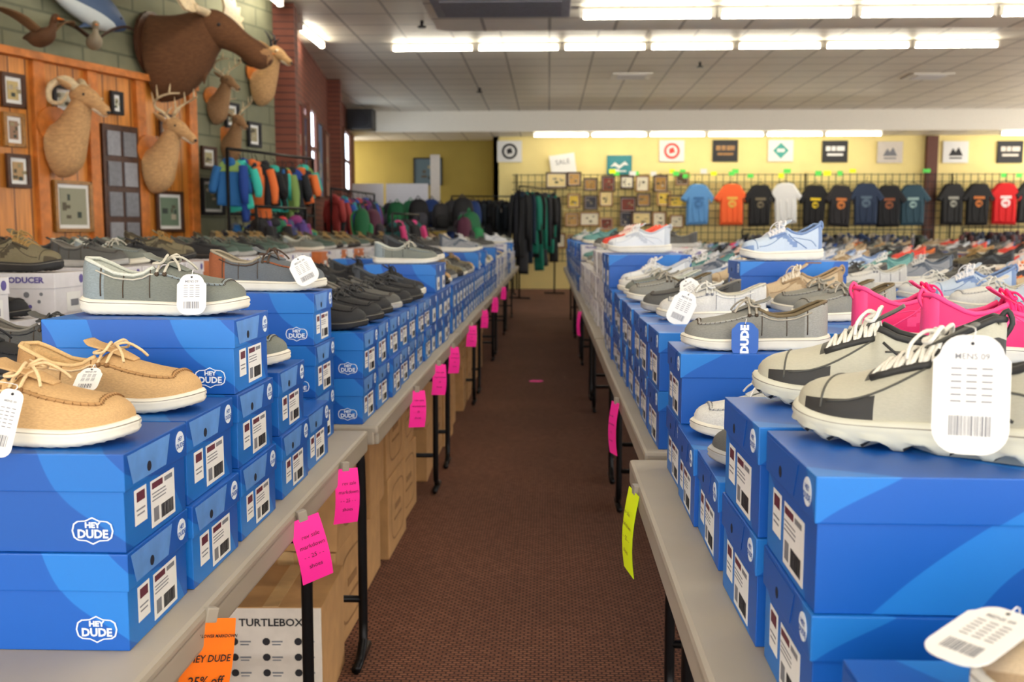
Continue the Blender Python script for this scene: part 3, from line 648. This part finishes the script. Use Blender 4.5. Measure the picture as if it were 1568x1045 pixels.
# ------------------------------------------------------------ hang tags
def tagmb(w,h,mt='white_paper',ink='gray_ink',code=True,seed=1):
    b=MB(); out=[]; r=w*.36
    for cx,cy,a0 in ((w/2-r,h/2-r,0),(-w/2+r,h/2-r,90),(-w/2+r,-h/2+r,180),(w/2-r,-h/2+r,270)):
        for k in range(7): a=rad(a0+k*15); x=cx+r*math.cos(a); y=cy+r*math.sin(a); out.append((x*(.86 if y>h*.3 else 1),y))
    b.prism(out,-.0004,.0004,mt)
    for M in (T(0,0,.0006),T(0,0,-.0006)@RY(180)):
        b.prism(circ(.0018,8,0,h*.43),0,.0002,'ink',M)
        if code:
            barcode(b,M,0,-h*.26,w*.56,h*.17,ink,seed)
            for k in range(6): 
                for q in range(3): rect(b,M,(-.2+.2*q)*w,h*(.22-.055*k),w*.14,h*.014,ink,.0002)
            b.merge(text('MENS 09',w*.12,ink,1,.0001),M@T(0,h*.32,.0001))
    return b
def hang(name,pos,w,h,yaw,tilt=0,mt='white_paper',roll=0,string=None,seed=1,txt=None):
    b=MB(); t=tagmb(w,h,mt,seed=seed,code=txt is None,ink='gray_ink')
    if txt: 
        b.merge(text(txt,w*.40,'logo_white',1,.0012),RX(90)@T(0,-h/2,.0010)@RZ(90))
    b.merge(t,RX(90)@T(0,-h/2,0))
    b.tube([(0,0,-.004),(.002,-.001,.006),(string or (0,.01,.02))],.0006,'white_paper',5,sub=3)
    return obj(b,name,pos,rot=(rad(tilt),rad(roll),rad(yaw)))
hang('hang_tag',(-.575,1.588,z3+.070),.046,.066,8,-12,seed=2,string=(0,.03,.012))
hang('hang_tag',(-.575,2.265,z3+.080),.056,.070,10,-18,roll=-28,seed=3,string=(0,.05,.01))
hang('hang_tag',(-.640,1.365,z2+.068),.034,.048,4,-55,seed=4,string=(0,.03,.005))
hang('hang_tag',(-.625,1.130,z2+.075),.030,.080,30,-15,roll=18,seed=5,string=(-.02,.04,.01))
hang('hang_tag',(.374,1.900,Z2+.058),.050,.066,-8,-8,'box_blue',seed=6,string=(.0,.04,.01),txt='DUDE')
hang('hang_tag',(.390,.925,Z2+.134),.066,.110,-14,-6,seed=7,string=(.0,.05,.01))
hang('hang_tag',(.352,2.50,Z2+.078),.060,.088,-10,-10,roll=24,seed=8,string=(0,.05,.01))
hang('hang_tag',(.37,2.72,Z2+.10),.055,.08,-10,-10,roll=-30,seed=11,string=(0,.05,.01))
hang('hang_tag',(.352,.740,Z1+.078),.05,.085,-55,-78,seed=9,string=(0,.03,.004))
# ------------------------------------------------------------ generated displays
def display(name,xf,sgn,y0,y1,cols,hts,boxes,shoes,ptop=.8,step=.212,bl=.32,h=.12,exp=None):
    par=empty(name,(0,0,0)); rn=random.Random(name+str(xf)); y=y0; i=0
    while y<y1:
        for c in range(cols):
            x=xf-sgn*(bl/2+c*(bl+.02)); n=rn.choice(hts)
            if exp and i<len(exp) and c==0: n=exp[i][0]
            bx=boxes(y,rn)
            for k in range(n):
                inst(bx,'box',(x+rn.uniform(-.006,.006),y,TZ+k*(h+.0006)),(0 if sgn>0 else math.pi)+rn.uniform(-.02,.02),par)
            sm=None
            if exp and i<len(exp) and c==0: sm=exp[i][1]
            elif rn.random()<ptop: sm=shoes(y,rn)
            if sm: inst(sm,'shoe',(x+rn.uniform(-.01,.02)*sgn,y,TZ+n*(h+.0006)+.0005),(0 if sgn>0 else math.pi)+rn.uniform(-.22,.22),par)
        y+=step; i+=1
    return par
dark=[blackL,blackS,dgrayL,greenL,blackL,grayS,oliveS]
light=[whiteS,lblueS,whiteL,grayS,stoneL,tealS,dgrayL,beigeS]
allS=[tanL,grayL,beigeS,lblueS,blackS,redS,grayS,oliveS,stoneL,dgrayL,beigeS,blackS,greenL,brownL,orS,blueS,whiteS]
display('shoe_box_display',-.475,1,2.64,14.2,2,[2,2,2,3,2],lambda y,r:(boxW if y<4 else (lowW if y<9 else r.choice([lowW,lowWhite]))),lambda y,r:r.choice(dark if y<5.5 else ([whiteS,whiteL,grayL,beigeS,blueS,dgrayL] if y>7.5 else dark+[grayL,whiteL,tanL])),
   exp=[(2,blackL),(2,blackL),(2,blackL),(2,dgrayL),(2,blackL),(2,blackL),(2,blackS),(2,None),(3,grayL),(3,blackS),(2,blackL),(2,tanL)],bl=.31)
display('shoe_box_display',.25,-1,2.38,14.0,2,[2,2,3,2],lambda y,r:(boxM if y<4.2 else (lowWhite if 4.6<y<8.4 else lowM)),lambda y,r:r.choice(light),
   exp=[(2,None),(2,whiteL),(2,dgrayL),(2,None),(2,stoneL),(2,grayL),(2,whiteL),(2,whiteS),(3,None),(3,whiteS),(3,redS),(3,redS),(3,redS),(2,tealS)],step=.232,bl=.34,h=.135)
display('shoe_box_display',1.16,-1,2.5,13.5,2,[2,2,1,2],lambda y,r:r.choice([lowM,lowM,lowWhite,lowM]),lambda y,r:r.choice(light+[pinkS,lblueS,beigeS,blackS,orS,blueS]),.85,step=.232,bl=.34,h=.135)
display('shoe_box_display',-1.48,1,2.15,10.9,2,[2,3,3,3],lambda y,r:lowWhite if r.random()<.85 else lowOr,lambda y,r:r.choice([greenL,dgrayL,greenL,blackL,grayL,oliveS]),.85,step=.22,h=.125)
display('shoe_box_display',-2.64,1,4.6,6.7,2,[2,3],lambda y,r:r.choice([lowWhite,lowGray]),lambda y,r:r.choice(dark),.9,step=.22,h=.125)
for xf,y0,y1 in ((2.66,4.8,16.3),(4.46,8.0,17.3),(6.26,10.8,17.4),(8.06,13.6,18)):
    display('shoe_box_display',xf,-1,y0,y1,2,[1,2,2,1],lambda y,r:r.choice([lowWhite,lowOr,lowM,lowGray,lowBk,lowBk]),lambda y,r:r.choice(allS),.85,step=.24,h=.13)
def cap_display():
    b=MB(); b.box((0,0,.9),(1.3,.4,1.8),'box_black',.01)
    for i in range(5):
        x=-.5+i*.25; b.ball((x,0,1.84),(.1,.1,.09),F((24,24,28))); b.prism([(x-.07,-.08),(x+.07,-.08),(x+.05,-.18),(x-.05,-.18)],1.82,1.835,F((24,24,28)))
    return b
obj(cap_display(),'hat_display_cabinet',(-1.5,21.2,0))
# ------------------------------------------------------------ cartons below tables
def carton(w,d,h,circle=True):
    b=MB(); b.box((0,0,h/2),(w,d,h),'cardboard',.004); b.box((0,0,h+.0005),(w*.16,d,.002),'tape'); b.box((0,-d/2-.0005,h-.05),(w*.16,.002,.1),'tape')
    M=T(w/2+.0006,0,0)@END; n=24
    if circle:
        hw,hh=d*.36,h*.36; o=[(math.copysign(abs(math.cos(q))**.5,math.cos(q))*hw,h/2+math.copysign(abs(math.sin(q))**.5,math.sin(q))*hh) for q in [2*math.pi*k/n for k in range(n)]]
        i2=[(x*.93,(y-h/2)*.93+h/2) for x,y in o]
        b.add([M@Vector((x,y,.0006)) for x,y in o+i2],[(q,(q+1)%n,n+(q+1)%n,n+q) for q in range(n)],'cardboard_dark')
        rect(b,M,0,h*.55,d*.3,h*.08,'cardboard_dark',.001); rect(b,M,0,h*.4,d*.4,h*.03,'cardboard_dark',.001)
    return b
c1=carton(.30,.40,.31).mesh('carton_mesh'); c2=carton(.28,.33,.27,False).mesh('carton_mesh')
y=3.02; rn=random.Random(4); i=0
while y<9.5:
    me,hh,dd=(c1,.31,.40) if i%3!=1 else (c2,.27,.33)
    for k in range(2): inst(me,'cardboard_carton',(-.755+rn.uniform(-.015,.01),y,.001+k*(hh+.003)),rn.uniform(-.04,.04))
    y+=.43; i+=1
    if i%4==0: y+=.3
HC=.29
b=MB().box((0,0,HC/2),(.26,.32,HC),'carton_white',.004).box((0,0,HC+.0005),(.262,.322,.003),'cardboard').box((.1305,0,HC/2),(.002,.318,HC-.002),'cardboard').box((0,0,HC+.003),(.04,.322,.002),'tape')
M=T(0,-.1612,0)@FRONT; b.merge(text('TURTLEBOX',.028,'ink',1.05,.0006),M@T(0,.250,0))
for r_ in range(5):
    for q in range(3):
        xx=-.095+q*.082; yy=.200-.042*r_; b.prism(circ(.010,10,xx,yy),0,.0008,'ink',M); rect(b,M,xx+.028,yy,.028,.004,'gray_ink',.0006); rect(b,M,xx+.026,yy-.008,.022,.003,'gray_ink',.0006)
obj(b,'speaker_carton',(-.715,2.60,.001),rad(2))
obj(MB().box((0,0,.12),(.30,.34,.24),'cardboard',.004).box((0,0,.241),(.05,.34,.002),'tape'),'cardboard_carton',(-1.03,2.5,.001),.1)
# ------------------------------------------------------------ price notes on table edges
def note(name,x,y,w,h,mt,yaw,lines=None,z=.735,swing=0):
    b=MB(); n=6; vs=[];fs=[]
    for i in range(n+1):
        q=i/n; dy=.012*math.sin(q*2.6)
        vs+=[(-w/2+.004*q,-dy,-h*q),(w/2+.004*q,-dy,-h*q)]
    for i in range(n): fs.append((2*i,2*i+1,2*i+3,2*i+2))
    b.add(vs,fs,mt,True); b.add([(v[0],v[1]+.0008,v[2]) for v in vs],[f[::-1] for f in fs],mt,True)
    if lines:
        for (s,sz,yy) in lines: b.merge(text(s,sz,'ink',1,.0002),T(.002,-.0145,yy)@FRONT)
    else:
        for k in range(4): b.merge(text(['rev sale','markdown','- - 25 - -','shoes'][k],w*.19,'maroon_ink',1,0),T(.002,-.0140,-h*(.25+.16*k))@FRONT)
    b.box((0,.004,.004),(.018,.012,.02),'table_plastic',.002)
    return obj(b,name,(x,y,z),rot=(0,rad(swing),rad(yaw)))
note('paper_price_sign',-.450,1.27,.078,.125,'orange_paper',50,[('NEW LOWER MARKDOWN',.0056,-.020),('HEY DUDE',.0132,-.050),('25% off',.018,-.080)],swing=16)
for y,yaw in ((1.74,40),(2.12,45),(3.2,40),(3.85,35),(4.45,45),(5.5,30),(6.6,45),(7.9,40),(9.4,40)): note('paper_price_note',-.442 if y<2.5 else -.428,y,.062,.120,'pink_paper',yaw,swing=-10 if y<2 else 5)
note('paper_price_note',.172,1.95,.068,.17,'yellow_paper',-78,swing=4)
for y in (3.0,6.5): note('paper_price_note',.205,y,.060,.16,'pink_paper',-72)
obj(MB().prism([(-.05,-.04),(.02,-.05),(.06,-.01),(.05,.04),(-.03,.05),(-.06,.01)],0,.002,'pink_paper'),'paper_scrap',(-.10,8.3,.001))
# ------------------------------------------------------------ lights (strip housings with exposed tubes)
def fixtures(x0,n,y,z,L=1.13,along='x',name='ceiling_light_fixture'):
    for i in range(n):
        b=MB().box((0,0,.045),(L-.01,.07,.025),'fixture_white',.005)
        b.tube([(-L/2+.05,0,-.012),(L/2-.05,0,-.012)],.024,'tube_light',12)
        for s in (-1,1): b.box((s*(L/2-.03),0,.0),(.035,.07,.07),'fixture_white',.003)
        obj(b,name,(x0+L*(i+.5),y,z) if along=='x' else (x0,y+L*(i+.5),z),0 if along=='x' else rad(90))
fixtures(.24,6,8.75,3.09,1.17); fixtures(-2.1,7,13.4,3.66); fixtures(-.35,6,21.05,3.26,1.2); fixtures(9.2,2,21.05,3.26,1.2)
fixtures(-.6,6,4.8,3.09,1.17); fixtures(-.6,5,2.2,3.09,1.17); fixtures(-.6,4,-.6,3.09,1.17)  # unseen rows, added as extra light on the foreground
fixtures(-2.95,1,12.0,3.66,1.2,'y'); fixtures(-2.85,1,9.6,3.66,1.2,'y'); fixtures(-3.6,1,5.5,3.66,1.2,'y'); fixtures(-3.4,1,2.0,3.66,1.2,'y'); fixtures(-2.3,1,7.6,3.66,1.2,'y')  # last three are out of view, added to brighten the left wall mounts
# ------------------------------------------------------------ mounted animals (local +X points out of the wall)
def eye(b,p,r=.014): b.ball(p,r,'ink',8)
mat('antler',(206,186,150),.5,.1,30)
for nm,c in (('fur_moose',(96,62,36)),('fur_moose_l',(150,112,76)),('fur_tan',(192,152,106)),('fur_deer',(148,114,80)),('fur_white',(220,208,186))): mat(nm,c,.9,.10,60,.5,stretch=(.25,1,1))
mat('nose',(26,20,18),.4)
def ear(b,p,d,L,mt):
    p=Vector(p); d=Vector(d).normalized(); b.loft([p,p+d*L*.3,p+d*L*.7,p+d*L],[(L*.10,L*.06),(L*.24,L*.09),(L*.17,L*.06),(.003,.003)],mt,10,3,side=(1,0,.2))
def moose():
    b=MB(); b.prism([(x*.9,y) for x,y in circ(.34,20)],-.03,0,'wood_dark',RY(90))
    b.loft([(0,0,-.12),(.12,0,-.10),(.30,0,-.02),(.46,0,.08),(.56,0,.13)],[(.26,.40),(.27,.40),(.23,.33),(.17,.24),(.14,.19)],'fur_moose',20,4)
    b.loft([(.46,0,.14),(.56,0,.15),(.68,0,.10),(.84,0,.0),(.98,0,-.10),(1.07,0,-.17),(1.10,0,-.20)],[(.11,.14),(.135,.165),(.12,.15),(.085,.11),(.095,.115),(.085,.09),(.03,.03)],'fur_moose',18,5)
    b.loft([(.99,0,-.09),(1.06,0,-.13),(1.12,0,-.17)],[(.08,.07),(.088,.085),(.05,.05)],'fur_moose_l',14,4)
    for s in (-1,1):
        eye(b,(.68,s*.112,.15),.018); b.ball((1.11,s*.045,-.13),(.018,.012,.02),'nose',8); ear(b,(.50,s*.12,.24),(-.15,s*.8,.5),.24,'fur_moose_l')
        b.tube([(.56,s*.08,.26),(.55,s*.22,.26),(.55,s*.36,.26)],[.04,.034],'antler',10,sub=3)
        out=[(.30,.0),(.42,-.10),(.62,-.12),(.74,.02),(.84,.02),(.80,.12),(.92,.22),(.82,.24),(.90,.40),(.78,.36),(.80,.52),(.68,.42),(.64,.56),(.56,.40),(.46,.46),(.44,.26),(.34,.10)]
        out=[(x*.9,y*.62) for x,y in out]
        M=T(.55,0,.26)@Matrix(((0,0,1,0),(s,0,0,0),(0,1,0,0),(0,0,0,1)))@T(0,0,-.012)
        b.prism(out,0,.026,'antler',M@RX(-14))
    b.loft([(.50,0,-.12),(.48,0,-.24),(.47,0,-.36)],[(.03,.04),(.025,.035),(.004,.004)],'fur_moose',8,3)
    return b
def deer(fur='fur_deer',chest='fur_white',antlers='deer'):
    b=MB(); b.prism([(x*.8,y) for x,y in circ(.2,18)],-.02,0,'wood_orange',RY(90))
    b.loft([(0,0,-.20),(.06,0,-.18),(.16,0,-.06),(.24,0,.09),(.29,0,.19)],[(.15,.24),(.155,.24),(.115,.165),(.085,.115),(.07,.085)],fur,18,4)
    b.loft([(.09,0,-.28),(.17,0,-.16),(.25,0,.0),(.29,0,.10)],[(.075,.05),(.08,.065),(.055,.05),(.03,.02)],chest,12,4)
    b.loft([(.20,0,.22),(.27,0,.240),(.36,0,.21),(.45,0,.145),(.52,0,.095),(.545,0,.078)],[(.05,.06),(.080,.088),(.074,.080),(.048,.054),(.040,.044),(.016,.016)],fur,16,5)
    b.loft([(.41,0,.135),(.495,0,.085),(.53,0,.068)],[(.040,.034),(.036,.032),(.01,.01)],chest,10,3)
    b.ball((.542,0,.090),(.016,.026,.018),'nose',8)
    for s in (-1,1):
        eye(b,(.36,s*.066,.235),.014); b.ball((.365,s*.052,.25),(.03,.02,.02),chest if antlers=='horn' else fur,8); ear(b,(.24,s*.06,.28),(-.25,s*.85,.5),.16,fur)
        if antlers=='deer':
            main=[(.28,s*.035,.29),(.24,s*.08,.36),(.20,s*.17,.42),(.28,s*.22,.49),(.40,s*.20,.53),(.48,s*.14,.54)]
            b.tube(main,[.018,.007],'antler',8,sub=4)
            for p,q in (((.20,s*.17,.42),(.18,s*.18,.56)),((.28,s*.22,.49),(.27,s*.22,.62)),((.40,s*.20,.53),(.41,s*.19,.63)),((.25,s*.07,.35),(.33,s*.07,.42))): b.tube([p,q],[.012,.003],'antler',6)
        elif antlers=='horn':
            b.tube([(.27,s*.035,.29),(.27,s*.05,.38),(.24,s*.07,.46),(.18,s*.05,.51)],[.022,.006],'ink',8,sub=4); b.tube([(.27,s*.04,.37),(.34,s*.05,.42)],[.014,.005],'ink',6)
        else:
            b.tube([(.27,s*.045,.29),(.20,s*.09,.36),(.10,s*.15,.30),(.12,s*.18,.18),(.24,s*.19,.16),(.32,s*.20,.24)],[.042,.008],'antler',10,sub=5)
    return b
def facing(mb,name,D,z,sc=1,turn=0,off=.03):
    s=wa(D); x=A0[0]+math.cos(ang)*s+math.sin(ang)*off; y=A0[1]+math.sin(ang)*s-math.cos(ang)*off
    return obj(mb,name,(x,y,z),ang-rad(90)+rad(turn),sc=sc)
facing(moose(),'mounted_moose_head',9.2,2.94,.98,14)
facing(deer('fur_tan','fur_white','sheep'),'mounted_ram_head',8.02,2.10,.95,4,.1)
facing(deer('fur_tan','fur_white','deer'),'mounted_deer_head',9.02,1.98,.88,4,.1)
facing(deer('fur_deer','fur_white','deer'),'mounted_deer_head',10.15,2.22,.62,-20)
facing(deer('fur_tan','fur_white','horn'),'mounted_pronghorn_head',10.62,2.92,.8,0)
facing(deer('fur_deer','fur_moose_l','deer'),'mounted_deer_head',7.2,2.76,.7,-10)
facing(deer('fur_deer','fur_white','deer'),'mounted_deer_head',9.95,2.58,.62,-5)
def duck(c1,c2,bill):
    b=MB(); m1=F(c1); m2=F(c2)
    b.loft([(-.26,0,.02),(-.18,0,.02),(-.05,0,0),(.1,0,.02),(.17,0,.07),(.2,0,.13),(.24,0,.16),(.28,0,.155)],[(.03,.012),(.06,.04),(.09,.085),(.075,.075),(.035,.045),(.032,.035),(.04,.04),(.02,.02)],m1,14,4)
    b.loft([(.27,0,.15),(.31,0,.14),(.35,0,.135)],[(.018,.014),(.018,.009),(.014,.004)],bill,8,2)
    for s in (-1,1):
        b.loft([(.04,s*.06,.05),(-.02,s*.2,.16),(-.10,s*.36,.22),(-.16,s*.46,.2)],[(.09,.014),(.10,.012),(.07,.008),(.01,.003)],m2,8,4,side=(1,0,0)); eye(b,(.25,s*.034,.17),.006)
    return b
mat('bill_orange',(236,130,40),.5)
facing(duck((60,52,40),(90,80,60),'bill_orange'),'mounted_duck',10.25,2.95,.6,30,.3)
facing(duck((150,140,120),(70,50,40),'bill_orange'),'mounted_duck',8.25,2.78,.7,-40,.3)
facing(duck((90,60,36),(120,90,60),'bill_orange'),'mounted_duck',7.75,2.72,.8,-10,.3)
def fish():
    b=MB(); m1=F((60,84,120),.5); m2=F((196,204,206),.5)
    b.loft([(-.55,0,0),(-.4,0,0),(-.1,0,.02),(.25,0,.02),(.45,0,0),(.56,0,-.01)],[(.01,.03),(.035,.05),(.08,.14),(.085,.16),(.06,.10),(.02,.03)],m1,16,5)
    b.loft([(-.4,0,-.02),(-.1,0,-.05),(.25,0,-.06),(.5,0,-.03)],[(.02,.02),(.075,.09),(.082,.10),(.03,.03)],m2,14,5)
    b.prism([(-.52,0),(-.74,.20),(-.68,0),(-.74,-.18)],-.006,.006,m1,RX(90)); b.prism([(-.2,.13),(-.05,.26),(.2,.2),(.3,.15)],-.006,.006,m1,RX(90)); b.prism([(.1,-.13),(-.0,-.24),(.2,-.14)],-.006,.006,m1,RX(90))
    eye(b,(.44,-.055,.03)); return b
s_=wa(8.3); obj(fish(),'mounted_fish',(A0[0]+math.cos(ang)*s_+math.sin(ang)*.12,A0[1]+math.sin(ang)*s_-math.cos(ang)*.12,3.12),rot=(0,rad(12),ang),sc=.9)
# ------------------------------------------------------------ world, camera
w=bpy.data.worlds.new('World'); scene.world=w; w.use_nodes=True
w.node_tree.nodes['Background'].inputs[0].default_value=(1.0,.97,.92,1); w.node_tree.nodes['Background'].inputs[1].default_value=5.0
cam=bpy.data.cameras.new('Camera'); co=bpy.data.objects.new('Camera',cam); COL.objects.link(co)
co.location=(0,0,1.25); co.rotation_euler=(rad(90-6.25),0,rad(2.1)); cam.lens=35; cam.sensor_width=36; cam.clip_start=.02; cam.clip_end=100
cam.dof.use_dof=True; cam.dof.focus_distance=1.6; cam.dof.aperture_fstop=7.0
scene.camera=co
scene.view_settings.view_transform='Standard'; scene.view_settings.look='None'; scene.view_settings.exposure=0.12
